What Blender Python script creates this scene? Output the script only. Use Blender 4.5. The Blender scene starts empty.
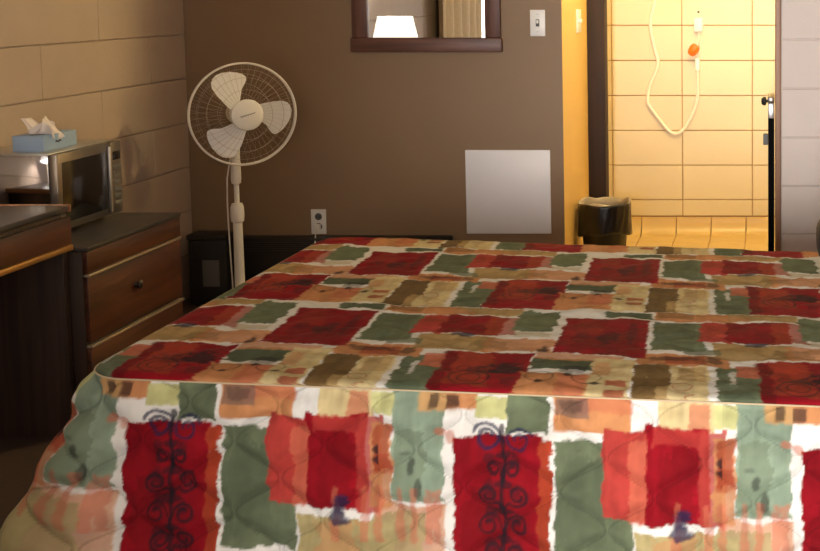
import bpy, bmesh, math, random
import numpy as np
from mathutils import Vector, Matrix
R = math.radians
random.seed(7)
COL = bpy.context.scene.collection
ORG = {}

# ------------------------------------------------------------------ materials
def srgb(r, g, b):
    f = lambda c: (c/255/12.92) if c/255 <= .04045 else ((c/255+.055)/1.055)**2.4
    return (f(r), f(g), f(b), 1)

def mat(name, rgb, rough=.6, metal=0., noise=0., nscale=30., bump=0., bscale=200., spec=.5, emit=0., trans=0.):
    m = bpy.data.materials.new(name); m.use_nodes = True
    nt = m.node_tree; b = nt.nodes['Principled BSDF']
    c = srgb(*rgb)
    b.inputs['Base Color'].default_value = c
    b.inputs['Roughness'].default_value = rough
    b.inputs['Metallic'].default_value = metal
    b.inputs['Specular IOR Level'].default_value = spec
    if trans: b.inputs['Transmission Weight'].default_value = trans
    if emit:
        b.inputs['Emission Color'].default_value = c
        b.inputs['Emission Strength'].default_value = emit
    tc = nt.nodes.new('ShaderNodeTexCoord')
    if noise:
        n = nt.nodes.new('ShaderNodeTexNoise'); n.inputs['Scale'].default_value = nscale
        n.inputs['Detail'].default_value = 4
        nt.links.new(tc.outputs['Object'], n.inputs['Vector'])
        mx = nt.nodes.new('ShaderNodeMix'); mx.data_type = 'RGBA'; mx.inputs[0].default_value = 0
        lo = tuple(v*(1-noise) for v in c[:3])+(1,); hi = tuple(min(1, v*(1+noise)) for v in c[:3])+(1,)
        mx.inputs[6].default_value = lo; mx.inputs[7].default_value = hi
        nt.links.new(n.outputs['Fac'], mx.inputs[0]); nt.links.new(mx.outputs[2], b.inputs['Base Color'])
    if bump:
        n2 = nt.nodes.new('ShaderNodeTexNoise'); n2.inputs['Scale'].default_value = bscale
        n2.inputs['Detail'].default_value = 3
        bp = nt.nodes.new('ShaderNodeBump'); bp.inputs['Strength'].default_value = bump; bp.inputs['Distance'].default_value = .003
        nt.links.new(tc.outputs['Object'], n2.inputs['Vector'])
        nt.links.new(n2.outputs['Fac'], bp.inputs['Height']); nt.links.new(bp.outputs['Normal'], b.inputs['Normal'])
    return m

def wood(name, dark, light, axis='Y', rough=.45, scale=1.0):
    m = bpy.data.materials.new(name); m.use_nodes = True
    nt = m.node_tree; b = nt.nodes['Principled BSDF']; b.inputs['Roughness'].default_value = rough
    tc = nt.nodes.new('ShaderNodeTexCoord'); mp = nt.nodes.new('ShaderNodeMapping')
    s = {'X': (1.5, 22, 22), 'Y': (22, 1.5, 22), 'Z': (22, 22, 1.2)}[axis]
    mp.inputs['Scale'].default_value = tuple(v*scale for v in s)
    n = nt.nodes.new('ShaderNodeTexNoise'); n.inputs['Scale'].default_value = 1.6; n.inputs['Detail'].default_value = 6
    n.inputs['Distortion'].default_value = .6
    cr = nt.nodes.new('ShaderNodeValToRGB')
    cr.color_ramp.elements[0].position = .32; cr.color_ramp.elements[0].color = srgb(*dark)
    cr.color_ramp.elements[1].position = .7; cr.color_ramp.elements[1].color = srgb(*light)
    nt.links.new(tc.outputs['Object'], mp.inputs['Vector']); nt.links.new(mp.outputs['Vector'], n.inputs['Vector'])
    nt.links.new(n.outputs['Fac'], cr.inputs['Fac']); nt.links.new(cr.outputs['Color'], b.inputs['Base Color'])
    return m

def pane_mat(name):
    m = bpy.data.materials.new(name); m.use_nodes = True
    nt = m.node_tree; nt.nodes.remove(nt.nodes['Principled BSDF'])
    out = nt.nodes['Material Output']
    t = nt.nodes.new('ShaderNodeBsdfTransparent'); g = nt.nodes.new('ShaderNodeBsdfGlossy'); g.inputs['Roughness'].default_value = .02
    mx = nt.nodes.new('ShaderNodeMixShader'); mx.inputs[0].default_value = .06
    nt.links.new(t.outputs[0], mx.inputs[1]); nt.links.new(g.outputs[0], mx.inputs[2]); nt.links.new(mx.outputs[0], out.inputs['Surface'])
    return m

M = dict(
    block=mat('tan_block_paint', (178, 161, 146), .55, noise=.08, nscale=6, bump=.35, bscale=120),
    block_grey=mat('grey_block_paint', (190, 176, 166), .6, noise=.05, nscale=6, bump=.3, bscale=120),
    brown=mat('brown_wall_paint', (138, 112, 83), .55, noise=.05, nscale=5, bump=.2, bscale=150),
    cream=mat('cream_bath_paint', (216, 180, 106), .5, noise=.05, nscale=4),
    cream_block=mat('cream_bath_block', (214, 201, 168), .45, noise=.05, nscale=5),
    grout=mat('tan_grout', (184, 148, 104), .9),
    tile=mat('yellow_floor_tile', (206, 178, 116), .35, noise=.08, nscale=8),
    ceiling=mat('ceiling_paint', (205, 200, 190), .8, noise=.03),
    carpet=mat('dark_brown_floor', (62, 42, 30), .8, noise=.35, nscale=60, bump=.4, bscale=400),
    jamb=wood('dark_red_jamb', (26, 9, 5), (40, 14, 7), 'Z', .7),
    casing=wood('casing_wood', (120, 84, 58), (150, 108, 76), 'Z', .5),
    frame=wood('mirror_frame_wood', (78, 48, 38), (112, 74, 60), 'X', .45),
    frame_v=wood('mirror_stile_wood', (78, 48, 38), (112, 74, 60), 'Z', .45),
    walnut=wood('walnut_front', (46, 21, 12), (90, 48, 27), 'Y', .4),
    walnut_dark=wood('dark_walnut_panel', (34, 22, 16), (62, 44, 32), 'Z', .5),
    laminate=mat('charcoal_laminate', (52, 48, 46), .35, noise=.15, nscale=80),
    lip=wood('wood_lip', (104, 66, 42), (140, 92, 60), 'X', .45),
    trimstrip=mat('satin_trim_strip', (176, 160, 140), .35, metal=.6),
    goldstrip=mat('brass_trim_strip', (220, 170, 95), .3, metal=.8),
    steel=mat('brushed_steel', (190, 190, 190), .32, metal=.85),
    silver=mat('silver_plastic', (124, 118, 112), .34, metal=.85),
    mirror_steel=mat('mirror_steel', (176, 176, 182), .06, metal=1.),
    gloss_black=mat('gloss_black', (14, 14, 15), .08, spec=.8),
    dark_glass=mat('dark_door_glass', (12, 12, 13), .12, spec=.5),
    black=mat('matte_black', (20, 19, 19), .55),
    black_heat=mat('black_heater_metal', (24, 21, 19), .5),
    grey_panel=mat('grey_panel', (92, 92, 90), .6),
    white_pl=mat('white_plastic', (234, 233, 228), .35),
    blade=mat('fan_blade_plastic', (236, 236, 234), .3),
    fan_white=mat('fan_ivory_plastic', (232, 228, 220), .35),
    wire=mat('fan_grille_wire', (180, 166, 146), .4),
    grey_mark=mat('grey_print', (120, 118, 118), .6),
    paint_white=mat('white_panel_paint', (238, 238, 242), .5, noise=.02, nscale=20),
    dark_slot=mat('dark_slot', (40, 34, 30), .6),
    tissue_blue=mat('pale_blue_card', (150, 176, 206), .6, noise=.05, nscale=40),
    tissue=mat('white_tissue', (240, 232, 226), .9),
    ink=mat('dark_ink', (50, 54, 66), .6),
    bag=mat('black_bin_bag', (22, 20, 20), .28, noise=.3, nscale=20, bump=.6, bscale=40),
    bag_in=mat('clear_bin_liner', (150, 140, 124), .3, bump=.8, bscale=30),
    bin=mat('black_bin', (16, 15, 15), .4),
    bin_black=mat('dull_black', (9, 8, 8), .9, spec=.1),
    orange=mat('orange_plastic', (236, 120, 36), .4),
    cordw=mat('white_cord', (238, 232, 214), .45),
    shade=mat('white_lampshade', (245, 240, 232), .8, emit=.9),
    ceramic=mat('cream_ceramic', (210, 196, 170), .25),
    curtain=mat('beige_curtain', (222, 204, 172), .85, noise=.1, nscale=60),
    metal_dark=mat('dark_metal', (60, 58, 56), .4, metal=.7),
    mattress=mat('mattress_ticking', (226, 222, 214), .9, noise=.04),
    globe=mat('lamp_globe', (255, 226, 158), .5, emit=1.0),
    pane=pane_mat('window_pane'),
    duffel=mat('black_bag_cloth', (28, 26, 27), .7, noise=.3, nscale=120),
)
mir = bpy.data.materials.new('mirror_silver'); mir.use_nodes = True
b_ = mir.node_tree.nodes['Principled BSDF']; b_.inputs['Base Color'].default_value = (.93, .95, .95, 1); b_.inputs['Metallic'].default_value = 1; b_.inputs['Roughness'].default_value = .01
M['mirror'] = mir

# ------------------------------------------------------------------ mesh builder
class MB:
    def __init__(s): s.bm = bmesh.new()
    def box(s, a, b, bev=0., seg=2):
        t = bmesh.new()
        c = [(a[i]+b[i])/2 for i in range(3)]; d = [abs(b[i]-a[i]) for i in range(3)]
        bmesh.ops.create_cube(t, size=1)
        bmesh.ops.scale(t, vec=d, verts=t.verts); bmesh.ops.translate(t, vec=c, verts=t.verts)
        if bev: bmesh.ops.bevel(t, geom=list(t.edges), offset=min(bev, min(d)*.45), segments=seg, profile=.5, affect='EDGES')
        return s.add(t)
    def add(s, t):
        me = bpy.data.meshes.new('tmp'); t.to_mesh(me); t.free(); s.bm.from_mesh(me); bpy.data.meshes.remove(me); return s
    def lathe(s, prof, c=(0, 0, 0), n=32, axis=None):
        t = bmesh.new(); rings = []
        for r, z in prof:
            if r < 1e-6: rings.append([t.verts.new((0, 0, z))])
            else: rings.append([t.verts.new((r*math.cos(2*math.pi*i/n), r*math.sin(2*math.pi*i/n), z)) for i in range(n)])
        for A, B in zip(rings, rings[1:]):
            for i in range(n):
                j = (i+1) % n
                f = []
                if len(A) == 1 and len(B) == 1: continue
                if len(A) == 1: f = [A[0], B[i], B[j]]
                elif len(B) == 1: f = [A[i], A[j], B[0]]
                else: f = [A[i], A[j], B[j], B[i]]
                t.faces.new(f)
        bmesh.ops.recalc_face_normals(t, faces=t.faces)
        if axis is not None:
            q = Vector((0, 0, 1)).rotation_difference(Vector(axis)); bmesh.ops.transform(t, matrix=q.to_matrix().to_4x4(), verts=t.verts)
        bmesh.ops.translate(t, vec=c, verts=t.verts)
        return s.add(t)
    def cyl(s, p, q, r0, r1=None, n=20):
        p, q = Vector(p), Vector(q); r1 = r0 if r1 is None else r1
        return s.lathe([(0, 0), (r0, 0), (r1, (q-p).length), (0, (q-p).length)], p, n, (q-p).normalized())
    def tube(s, pts, r, n=8, closed=False):
        t = bmesh.new(); P = [Vector(p) for p in pts]; N = len(P); rings = []
        up = Vector((0.123, .05, 1)).normalized(); prev = None
        for i in range(N):
            a = P[(i-1) % N] if (closed or i > 0) else P[i]; c = P[(i+1) % N] if (closed or i < N-1) else P[i]
            d = (c-a).normalized()
            x = d.cross(prev if prev is not None else up)
            if prev is not None:
                y = prev - d*prev.dot(d); y.normalize(); x = d.cross(y)
            else:
                x = d.cross(up)
                if x.length < .01: x = d.cross(Vector((1, 0, 0)))
                x.normalize(); y = x.cross(d)
            x.normalize(); prev = y
            rr = r[i] if isinstance(r, (list, tuple)) else r
            rings.append([t.verts.new(P[i]+rr*(math.cos(2*math.pi*k/n)*x+math.sin(2*math.pi*k/n)*y)) for k in range(n)])
        for i in range(N if closed else N-1):
            A, B = rings[i], rings[(i+1) % N]
            for k in range(n): t.faces.new([A[k], A[(k+1) % n], B[(k+1) % n], B[k]])
        if not closed:
            t.faces.new(rings[0][::-1]); t.faces.new(rings[-1])
        bmesh.ops.recalc_face_normals(t, faces=t.faces)
        return s.add(t)
    def prism(s, poly, h0, h1, fr):           # polygon in local (x,y) extruded along local z; fr = 4x4 frame
        t = bmesh.new()
        A = [t.verts.new((x, y, h0 if not callable(h0) else h0(x, y))) for x, y in poly]
        B = [t.verts.new((x, y, h1 if not callable(h1) else h1(x, y))) for x, y in poly]
        t.faces.new(A[::-1]); t.faces.new(B); n = len(poly)
        for i in range(n): t.faces.new([A[i], A[(i+1) % n], B[(i+1) % n], B[i]])
        bmesh.ops.recalc_face_normals(t, faces=t.faces)
        bmesh.ops.transform(t, matrix=fr, verts=t.verts)
        return s.add(t)
    def sheet(s, fn, nu, nv):
        V = [[s.bm.verts.new(fn(i/nu, j/nv)) for j in range(nv+1)] for i in range(nu+1)]
        for i in range(nu):
            for j in range(nv): s.bm.faces.new([V[i][j], V[i+1][j], V[i+1][j+1], V[i][j+1]])
        return s
    def build(s, name, m, parent=None, loc=None, smooth=True, ang=40):
        me = bpy.data.meshes.new(name); s.bm.normal_update()
        o = bpy.data.objects.new(name, me); COL.objects.link(o)
        org = ORG[parent.name] if parent else Vector(loc or (0, 0, 0))
        bmesh.ops.translate(s.bm, vec=-org, verts=s.bm.verts)
        s.bm.to_mesh(me); s.bm.free()
        if smooth: me.shade_smooth() if not ang else me.set_sharp_from_angle(angle=R(ang))
        if isinstance(m, (list, tuple)):
            for q in m: me.materials.append(q)
        else: me.materials.append(m)
        ORG[o.name] = org
        if parent: o.parent = parent
        else: o.location = org
        return o

def tag(o, label, cat, group=None):
    o['label'] = label; o['category'] = cat
    if group: o['group'] = group
    return o
def thing(name, loc, label, cat, group=None):
    o = bpy.data.objects.new(name, None); COL.objects.link(o); o.location = loc; ORG[o.name] = Vector(loc); o.empty_display_size = .1
    return tag(o, label, cat, group)
def struct(o): o['kind'] = 'structure'; return o

# ------------------------------------------------------------------ the room
XL, YB, XR, YF, H = -2.645, 5.65, .70, -3.7, 2.44
ALX, BY, PY = -.94, 7.1, 5.07
WY0, WY1, WZ0, WZ1 = -1.3, .1, .8, 2.0       # left-hand window

struct(MB().box((XL-.12, YF-.1, -.1), (XR+.1, 5.66, 0)).build('floor', M['carpet']))
struct(MB().box((XL-.12, YF-.1, H), (XR+.1, BY+.12, H+.1)).build('ceiling', M['ceiling']))

def blocks(mb, fixed, u0, u1, z0, z1, put, L=.4, stack=None, offs=(0., .2), g=.0045, gv=.002, hole=None):
    k = 0; z = z0
    while z < z1-1e-4:
        zt = min(z+.2, z1)
        o = offs[k % 2]; xs = [u0]
        x = (stack if stack is not None else u0+o)
        while x < u0+.03: x += L
        while x < u1-.03: xs.append(x); x += L
        xs.append(u1)
        for a, b in zip(xs, xs[1:]):
            segs = [(a, b)]
            if hole and z >= hole[2]-1e-4 and zt <= hole[3]+1e-4:
                segs = []
                if a < hole[0]: segs.append((a, min(b, hole[0])))
                if b > hole[1]: segs.append((max(a, hole[1]), b))
            for (p, q) in segs:
                if q-p > .01: put(mb, p+gv/2, q-gv/2, z+g/2, zt-g/2)
        z += .2; k += 1

# left wall: painted concrete block with a window far down the room
w = MB()
blocks(w, XL, YF, YB+.0, 0, H, lambda m, a, b, z, t: m.box((XL-.03, a, z), (XL, b, t), .0022, 1), L=.8, offs=(.63, .23), gv=.0012, hole=(WY0, WY1, WZ0, WZ1))
w.box((XL-.14, YF, 0), (XL-.009, WY0, H)); w.box((XL-.14, WY1, 0), (XL-.009, YB+.1, H))
w.box((XL-.14, WY0, 0), (XL-.009, WY1, WZ0)); w.box((XL-.14, WY0, WZ1), (XL-.009, WY1, H))
struct(w.build('wall_left', M['block'], smooth=False))
# back wall, brown paint
struct(MB().box((XL, YB, 0), (-1.06, YB+.12, H)).build('wall_back', M['brown'], smooth=False))
# wall running back from the end of the brown wall
a = MB().box((-1.06, YB, 0), (ALX, BY+.1, H)).build('wall_alcove', [M['cream'], M['brown']], smooth=False); struct(a)
for p in a.data.polygons:
    if p.normal.y < -.9: p.material_index = 1
# bathroom block wall
w = MB()
pb = lambda m, a, b, z, t: m.box((a, BY, z), (b, BY+.03, t), .0022, 1)
blocks(w, BY, ALX, XR, .105, .2, pb, stack=-.901, g=.005, gv=.005)
blocks(w, BY, ALX, XR, .2, H, pb, stack=-.901, g=.005, gv=.005)
struct(w.build('wall_bathroom', M['cream_block'], smooth=False))
struct(MB().box((ALX, BY+.009, 0), (XR, BY+.12, H)).build('wall_bathroom_backing', M['grout'], smooth=False))
# tiled bathroom floor with a coved foot to the wall
w = MB(); gx = -.938; xs = [ALX+.001]; x = -.738
while x < XR: xs.append(x); x += .2
xs.append(XR-.001)
ys = [5.665, 5.86, 6.06, 6.26, 6.46, 6.66, 6.86, 7.03]
for a, b in zip(xs, xs[1:]):
    for c, d in zip(ys, ys[1:]):
        w.box((a+.003, c+.003, -.03), (b-.003, d-.003, 0), .002, 1)
    prof = [(7.033-.003+.07*math.sin(t), .1*(1-math.cos(t))) for t in [i*math.pi/2/8 for i in range(9)]]
    t = bmesh.new(); A = [t.verts.new((a+.003, y, z)) for y, z in prof]; B = [t.verts.new((b-.003, y, z)) for y, z in prof]
    A += [t.verts.new((a+.003, 7.125, .1)), t.verts.new((a+.003, 7.125, -.02)), t.verts.new((a+.003, 7.03, -.02))]
    B += [t.verts.new((b-.003, 7.125, .1)), t.verts.new((b-.003, 7.125, -.02)), t.verts.new((b-.003, 7.03, -.02))]
    n = len(A)
    for i in range(n): t.faces.new([A[i], A[(i+1) % n], B[(i+1) % n], B[i]])
    t.faces.new(A[::-1]); t.faces.new(B); bmesh.ops.recalc_face_normals(t, faces=t.faces); w.add(t)
struct(w.build('floor_bathroom', M['tile']))
struct(MB().box((ALX, 5.66, -.1), (XR, BY+.12, -.006)).build('floor_bathroom_bed', M['grout'], smooth=False))
# grey block partition to the right of the bathroom opening
w = MB()
blocks(w, PY, .045, XR, 0, H, lambda m, a, b, z, t: m.box((a, PY, z), (b, PY+.03, t), .0022, 1), offs=(.30, .38))
w.box((.045, PY+.009, 0), (XR, PY+.15, H))
struct(w.build('wall_partition', M['block_grey'], smooth=False))
struct(MB().box((.021, PY-.012, 0), (.0445, PY+.15, H), .003).build('trim_1', M['casing']))
struct(MB().box((XR, YF-.1, 0), (XR+.1, BY+.12, H)).build('wall_right', M['block_grey'], smooth=False))
GX0, GX1 = -.74, .06                            # glazed entry door in the front wall
w = MB().box((XL-.14, YF-.1, 0), (GX0, YF, H)); w.box((GX1, YF-.1, 0), (XR, YF, H)); w.box((GX0, YF-.1, 2.1), (GX1, YF, H))
struct(w.build('wall_front', M['block_grey'], smooth=False))
struct(MB().box((XL, -1.62, 0), (-.53, -1.50, H)).build('wall_light_blocker', M['block_grey'], smooth=False))  # unseen wall added to keep the door daylight off the left corner
w = MB()
for (x0, x1, z0, z1) in ((GX0, GX0+.06, 0, 2.1), (GX1-.06, GX1, 0, 2.1), (GX0+.06, GX1-.06, 2.03, 2.1), (GX0+.06, GX1-.06, 0, .12)): w.box((x0, YF-.07, z0), (x1, YF-.02, z1), .003)
ed = struct(w.build('door_2', M['jamb']))
MB().box((GX0+.06, YF-.048, .12), (GX1-.06, YF-.042, 2.03)).build('glass_pane', M['pane'], ed, smooth=False)
# dark wooden frame of the bathroom doorway
d = MB().box((ALX, 6.42, 0), (-.850, 6.54, 2.1), .004)
d.box((-.850, 6.42, 2.03), (XR, 6.54, 2.1), .004)
struct(d.build('door_1', M['jamb']))
# window on the left wall (seen only in the mirror)
wf = MB(); f = .045
for (y0, y1, z0, z1) in ((WY0, WY1, WZ0, WZ0+f), (WY0, WY1, WZ1-f, WZ1), (WY0, WY0+f, WZ0+f, WZ1-f), (WY1-f, WY1, WZ0+f, WZ1-f), ((WY0+WY1)/2-.02, (WY0+WY1)/2+.02, WZ0+f, WZ1-f)):
    wf.box((XL-.11, y0, z0), (XL-.05, y1, z1), .004)
win = struct(wf.build('window_1', M['white_pl']))
pane = MB().box((XL-.083, WY0+f, WZ0+f), (XL-.079, WY1-f, WZ1-f)).build('window_pane', M['pane'], win, smooth=False)
MB().box((XL-.05, WY0, WZ0-.03), (XL+.05, WY1, WZ0), .005).build('window_sill', M['white_pl'], win)

# ------------------------------------------------------------------ curtain + rod + lamp by that window
cu = MB()
def cfn(u, v):
    y = .28+1.30*u; amp = .048*(.75+.25*v)
    return (XL+.085+amp*math.sin(2*math.pi*5.5*u+.8*math.sin(5*u)), y, .32+1.8*v)
cu.sheet(cfn, 180, 12)
tag(cu.build('curtain', M['curtain'], loc=(XL+.085, .83, .32)), 'beige pleated curtain reflected in the brown framed mirror', 'curtain')
rod = thing('curtain_rod', (XL+.085, .1, 2.14), 'dark metal rod above the beige curtain', 'curtain rod')
MB().cyl((XL+.085, -1.5, 2.14), (XL+.085, 1.65, 2.14), .012).build('rod', M['metal_dark'], rod)
for y in (-1.5, 1.65): MB().lathe([(0, -.025), (.018, -.018), (.025, 0), (.018, .018), (0, .025)], (XL+.085, y, 2.14)).build('finial', M['metal_dark'], rod)
for y in (-1.4, 1.55): MB().box((XL, y-.012, 2.125), (XL+.085, y+.012, 2.15), .003).build('bracket', M['metal_dark'], rod)

lx, ly, lz = -2.40, 3.26, .7295
lamp = thing('table_lamp', (lx, ly, lz), 'white shaded table lamp reflected in the lower left of the mirror', 'lamp')
MB().lathe([(0, 0), (.075, 0), (.075, .012), (.03, .03), (.055, .09), (.06, .14), (.035, .21), (.014, .24), (.012, .33), (0, .33)], (lx, ly, lz)).build('base', M['ceramic'], lamp)
MB().lathe([(.165, .25), (.11, .50), (.1085, .50), (.1635, .25), (.165, .25)], (lx, ly, lz), 40).build('lamp_shade', M['shade'], lamp)

# ------------------------------------------------------------------ desk
DX = -2.195; DY0, DY1 = 2.45, 3.86
desk = thing('desk', (DX-.23, 3.1, 0), 'tall walnut desk with a grey laminate top, nearest at the left edge', 'desk')
MB().box((XL+.012, DY0, .710), (DX+.004, DY1, .729), .003).build('desk_top', M['laminate'], desk)
MB().box((XL+.012, DY1-.0005, .708), (DX+.006, DY1+.012, .732), .002).build('edge_strip', M['lip'], desk)
MB().box((XL+.02, DY1-.03, 0), (DX-.004, DY1, .707), .003).build('side_panel', M['walnut_dark'], desk)
MB().box((XL+.02, DY0, 0), (DX-.004, DY0+.03, .707), .003).build('side_panel', M['walnut_dark'], desk)
MB().box((DX-.035, DY0+.03, .615), (DX-.006, DY1-.03, .707)).build('rail', M['walnut_dark'], desk)
dr = MB().box((DX-.0055, DY0+.002, .6085), (DX+.012, DY1-.002, .696), .003).build('drawer_front', M['walnut'], desk)
st = MB().box((DX-.004, DY0+.002, .590), (DX+.016, DY1-.002, .608), .003).build('handle_strip', M['goldstrip'], desk)
MB().box((DX+.0155, 3.435, .593), (DX+.019, 3.475, .604), .001).build('catch', M['walnut_dark'], st)
MB().box((XL+.02, DY0+.03, .30), (XL+.04, DY1-.03, .707), .002).build('back_panel', M['walnut_dark'], desk)

# ------------------------------------------------------------------ low dresser
LX = -2.15; LY0, LY1 = 3.876, 4.50
lo = thing('dresser', (LX-.24, (LY0+LY1)/2, 0), 'low walnut dresser with a black top under the microwave', 'dresser')
MB().box((XL+.012, LY0, .578), (LX+.004, LY1, .593), .002).build('dresser_top', M['laminate'], lo)
MB().box((XL+.02, LY0+.002, .03), (LX-.016, LY1-.004, .5775), .002).build('carcass', M['walnut_dark'], lo)
MB().box((LX-.0155, LY0+.002, .508), (LX, LY1, .577), .002).build('apron', M['walnut'], lo)
d1 = MB().box((LX-.0155, LY0+.002, .288), (LX, LY1-.002, .494), .003).build('drawer', M['walnut'], lo)
MB().lathe([(.010, -.001), (.008, .006), (.014, .010), (.016, .016), (.009, .021), (0, .022)], (LX, 4.17, .405), 20, (1, 0, 0)).build('knob', M['metal_dark'], d1)
d2 = MB().box((LX-.0155, LY0+.002, .06), (LX, LY1-.002, .266), .003).build('drawer', M['walnut'], lo)
MB().lathe([(.010, -.001), (.008, .006), (.014, .010), (.016, .016), (.009, .021), (0, .022)], (LX, 4.17, .18), 20, (1, 0, 0)).build('knob', M['metal_dark'], d2)
MB().box((LX-.0155, LY0+.002, .4965), (LX+.005, LY1, .505), .002).build('trim_strip', M['trimstrip'], lo)
MB().box((LX-.0155, LY0+.002, .2685), (LX+.005, LY1, .277), .002).build('trim_strip', M['trimstrip'], lo)
MB().box((XL+.02, LY0+.01, 0), (LX-.04, LY1-.01, .03)).build('plinth', M['black'], lo)

# ------------------------------------------------------------------ microwave
mx, my0, my1, mz0, mz1 = -2.33, 4.055, 4.455, .607, .864
mw = thing('microwave', (mx-.14, (my0+my1)/2, .593), 'silver and black microwave oven sitting on the low dresser', 'microwave')
MB().box((XL+.03, my0, mz0), (mx-.0305, my1, mz1), .006).build('body', M['mirror_steel'], mw)
MB().box((XL+.03, my0-.001, mz1-.0055), (mx-.0305, my1+.001, mz1+.0015), .003).build('top_cover', M['steel'], mw)
cpy = my1-.068
dd = MB().box((mx-.03, my0-.002, mz0), (mx, cpy-.002, mz1), .006).build('door', M['silver'], mw)
MB().box((mx-.004, my0+.022, mz0+.026), (mx+.0015, cpy-.040, mz1-.030), .002).build('door_window', M['dark_glass'], dd)
MB().box((mx-.001, cpy-.028, mz0+.012), (mx+.010, cpy-.016, mz1-.012), .004).build('handle', M['steel'], dd)
cp = MB().box((mx-.03, cpy, mz0), (mx, my1, mz1), .005).build('control_panel', M['silver'], mw)
MB().box((mx-.002, cpy+.008, mz1-.065), (mx+.001, my1-.008, mz1-.035), .001).build('display', M['gloss_black'], cp)
for i in range(6):
    MB().box((mx-.002, cpy+.010, mz0+.03+i*.025), (mx+.002, my1-.010, mz0+.046+i*.025), .001).build('button', M['grey_panel'], cp)
for x in (XL+.06, mx-.06):
    for y in (my0+.05, my1-.05): MB().cyl((x, y, .593), (x, y, mz0+.001), .012).build('foot', M['black'], mw)

# ------------------------------------------------------------------ tissue box
tx0, tx1, ty0, ty1, tz = -2.512, -2.408, 4.115, 4.315, mz1+.0015
tb = thing('tissue_box', ((tx0+tx1)/2, (ty0+ty1)/2, tz), 'pale blue tissue box with a white tissue, on top of the microwave', 'tissue box')
bx = MB().box((tx0, ty0, tz), (tx1, ty1, tz+.052), .002).build('carton', M['tissue_blue'], tb)
MB().lathe([(0, 0), (1, 0), (1, .001), (0, .001)], (0, 0, 0), 32)
e = MB().lathe([(0, 0), (.03, 0), (.03, .001), (0, .001)], (0, 0, 0), 32)
bmesh.ops.scale(e.bm, vec=(1, 2.6, 1), verts=e.bm.verts); bmesh.ops.translate(e.bm, vec=((tx0+tx1)/2, (ty0+ty1)/2, tz+.0519), verts=e.bm.verts)
e.build('opening', M['ink'], bx)
lg = MB()
lg.tube([(tx1+.0005, 4.185+.030*t, tz+.026+.002*math.sin(t*9)) for t in [i/14 for i in range(15)]], .0028, 6)
lg.build('logo_mark', M['ink'], bx)
ti = MB(); tcx, tcy = (tx0+tx1)/2+.004, (ty0+ty1)/2-.03
def t1(u, v):   # left upright fold
    return (tcx-.012-.040*v+.012*math.sin(3*v)+.03*(u-.5)*(1-.55*v), tcy+(u-.5)*.05*(1-.4*v)+.006*math.sin(9*u), tz+.035+v*.070)
def t2(u, v):   # right rounded fold
    a = (u-.5)*2
    return (tcx+.022+.010*math.sin(4*v+2*a)+.030*a*(1-.5*v*v), tcy+.034*a*(1-v*.3), tz+.035+v*.074*(1-.35*a*a)+.004*math.sin(8*a))
ti.sheet(t1, 14, 10); ti.sheet(t2, 20, 12)
def t3(u, v):
    a = (u-.5)*2
    return (tcx+.02+.04*a, tcy-.02+.012*math.cos(a*2)-.01*v, tz+.04+v*.05*(1-.5*a*a))
ti.sheet(t3, 16, 8)
o = ti.build('tissue', M['tissue'], tb, ang=0); s_ = o.modifiers.new('thick', 'SOLIDIFY'); s_.thickness = .0015

# ------------------------------------------------------------------ mirror
mi = thing('wall_mirror', (-1.545, YB, 1.12), 'wall mirror in a reddish brown wooden frame at the top of the picture', 'mirror')
MB().box((-1.887, YB-.034, 1.121), (-1.206, YB-.001, 1.186), .006).build('bottom_rail', M['frame'], mi)
MB().box((-1.880, YB-.030, 1.1865), (-1.811, YB-.001, 1.99), .005).build('stile', M['frame_v'], mi)
MB().box((-1.282, YB-.030, 1.1865), (-1.212, YB-.001, 1.99), .005).build('stile', M['frame_v'], mi)
MB().box((-1.887, YB-.034, 1.9905), (-1.206, YB-.001, 2.055), .006).build('top_rail', M['frame'], mi)
MB().box((-1.8105, YB-.012, 1.1865), (-1.2825, YB-.004, 1.99)).build('mirror_glass', M['mirror'], mi, smooth=False)

# ------------------------------------------------------------------ small wall fittings
sw = thing('light_switch', (-1.048, YB, 1.19), 'cream light switch plate on the brown wall beside the mirror', 'light switch')
pl = MB().box((-1.082, YB-.006, 1.192), (-1.014, YB, 1.311), .0025).build('plate', M['white_pl'], sw)
MB().box((-1.056, YB-.009, 1.236), (-1.040, YB-.0055, 1.268), .001).build('slot', M['grey_panel'], sw)
MB().box((-1.053, YB-.017, 1.250), (-1.043, YB-.0085, 1.264), .002).build('toggle', M['white_pl'], sw)
for z in (1.212, 1.291): MB().cyl((-1.048, YB-.0075, z), (-1.048, YB-.0055, z), .003, n=10).build('screw', M['steel'], sw)

s2 = thing('light_switch', (ALX, 6.13, 1.19), 'pale switch plate on the yellow side wall by the dark door frame', 'light switch')
MB().box((ALX, 6.065, 1.192), (ALX+.006, 6.195, 1.306), .0025).build('plate', M['white_pl'], s2)
for y in (6.105, 6.155): MB().box((ALX+.0055, y-.005, 1.24), (ALX+.016, y+.005, 1.258), .002).build('toggle', M['white_pl'], s2)

ou = thing('wall_outlet', (-2.063, YB, .287), 'white wall outlet low on the brown wall behind the bed', 'outlet')
MB().box((-2.098, YB-.006, .287), (-2.029, YB, .402), .0025).build('plate', M['white_pl'], ou)
for z in (.322, .368):
    r = MB().lathe([(0, 0), (.0165, 0), (.0155, .003), (0, .003)], (-2.0635, YB-.0055, z), 24, (0, -1, 0)).build('receptacle', M['grey_panel'], ou)
    for dx in (-.006, .006): MB().box((-2.0635+dx-.0012, YB-.0092, z-.004), (-2.0635+dx+.0012, YB-.0082, z+.006)).build('slot', M['dark_slot'], r)

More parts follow.
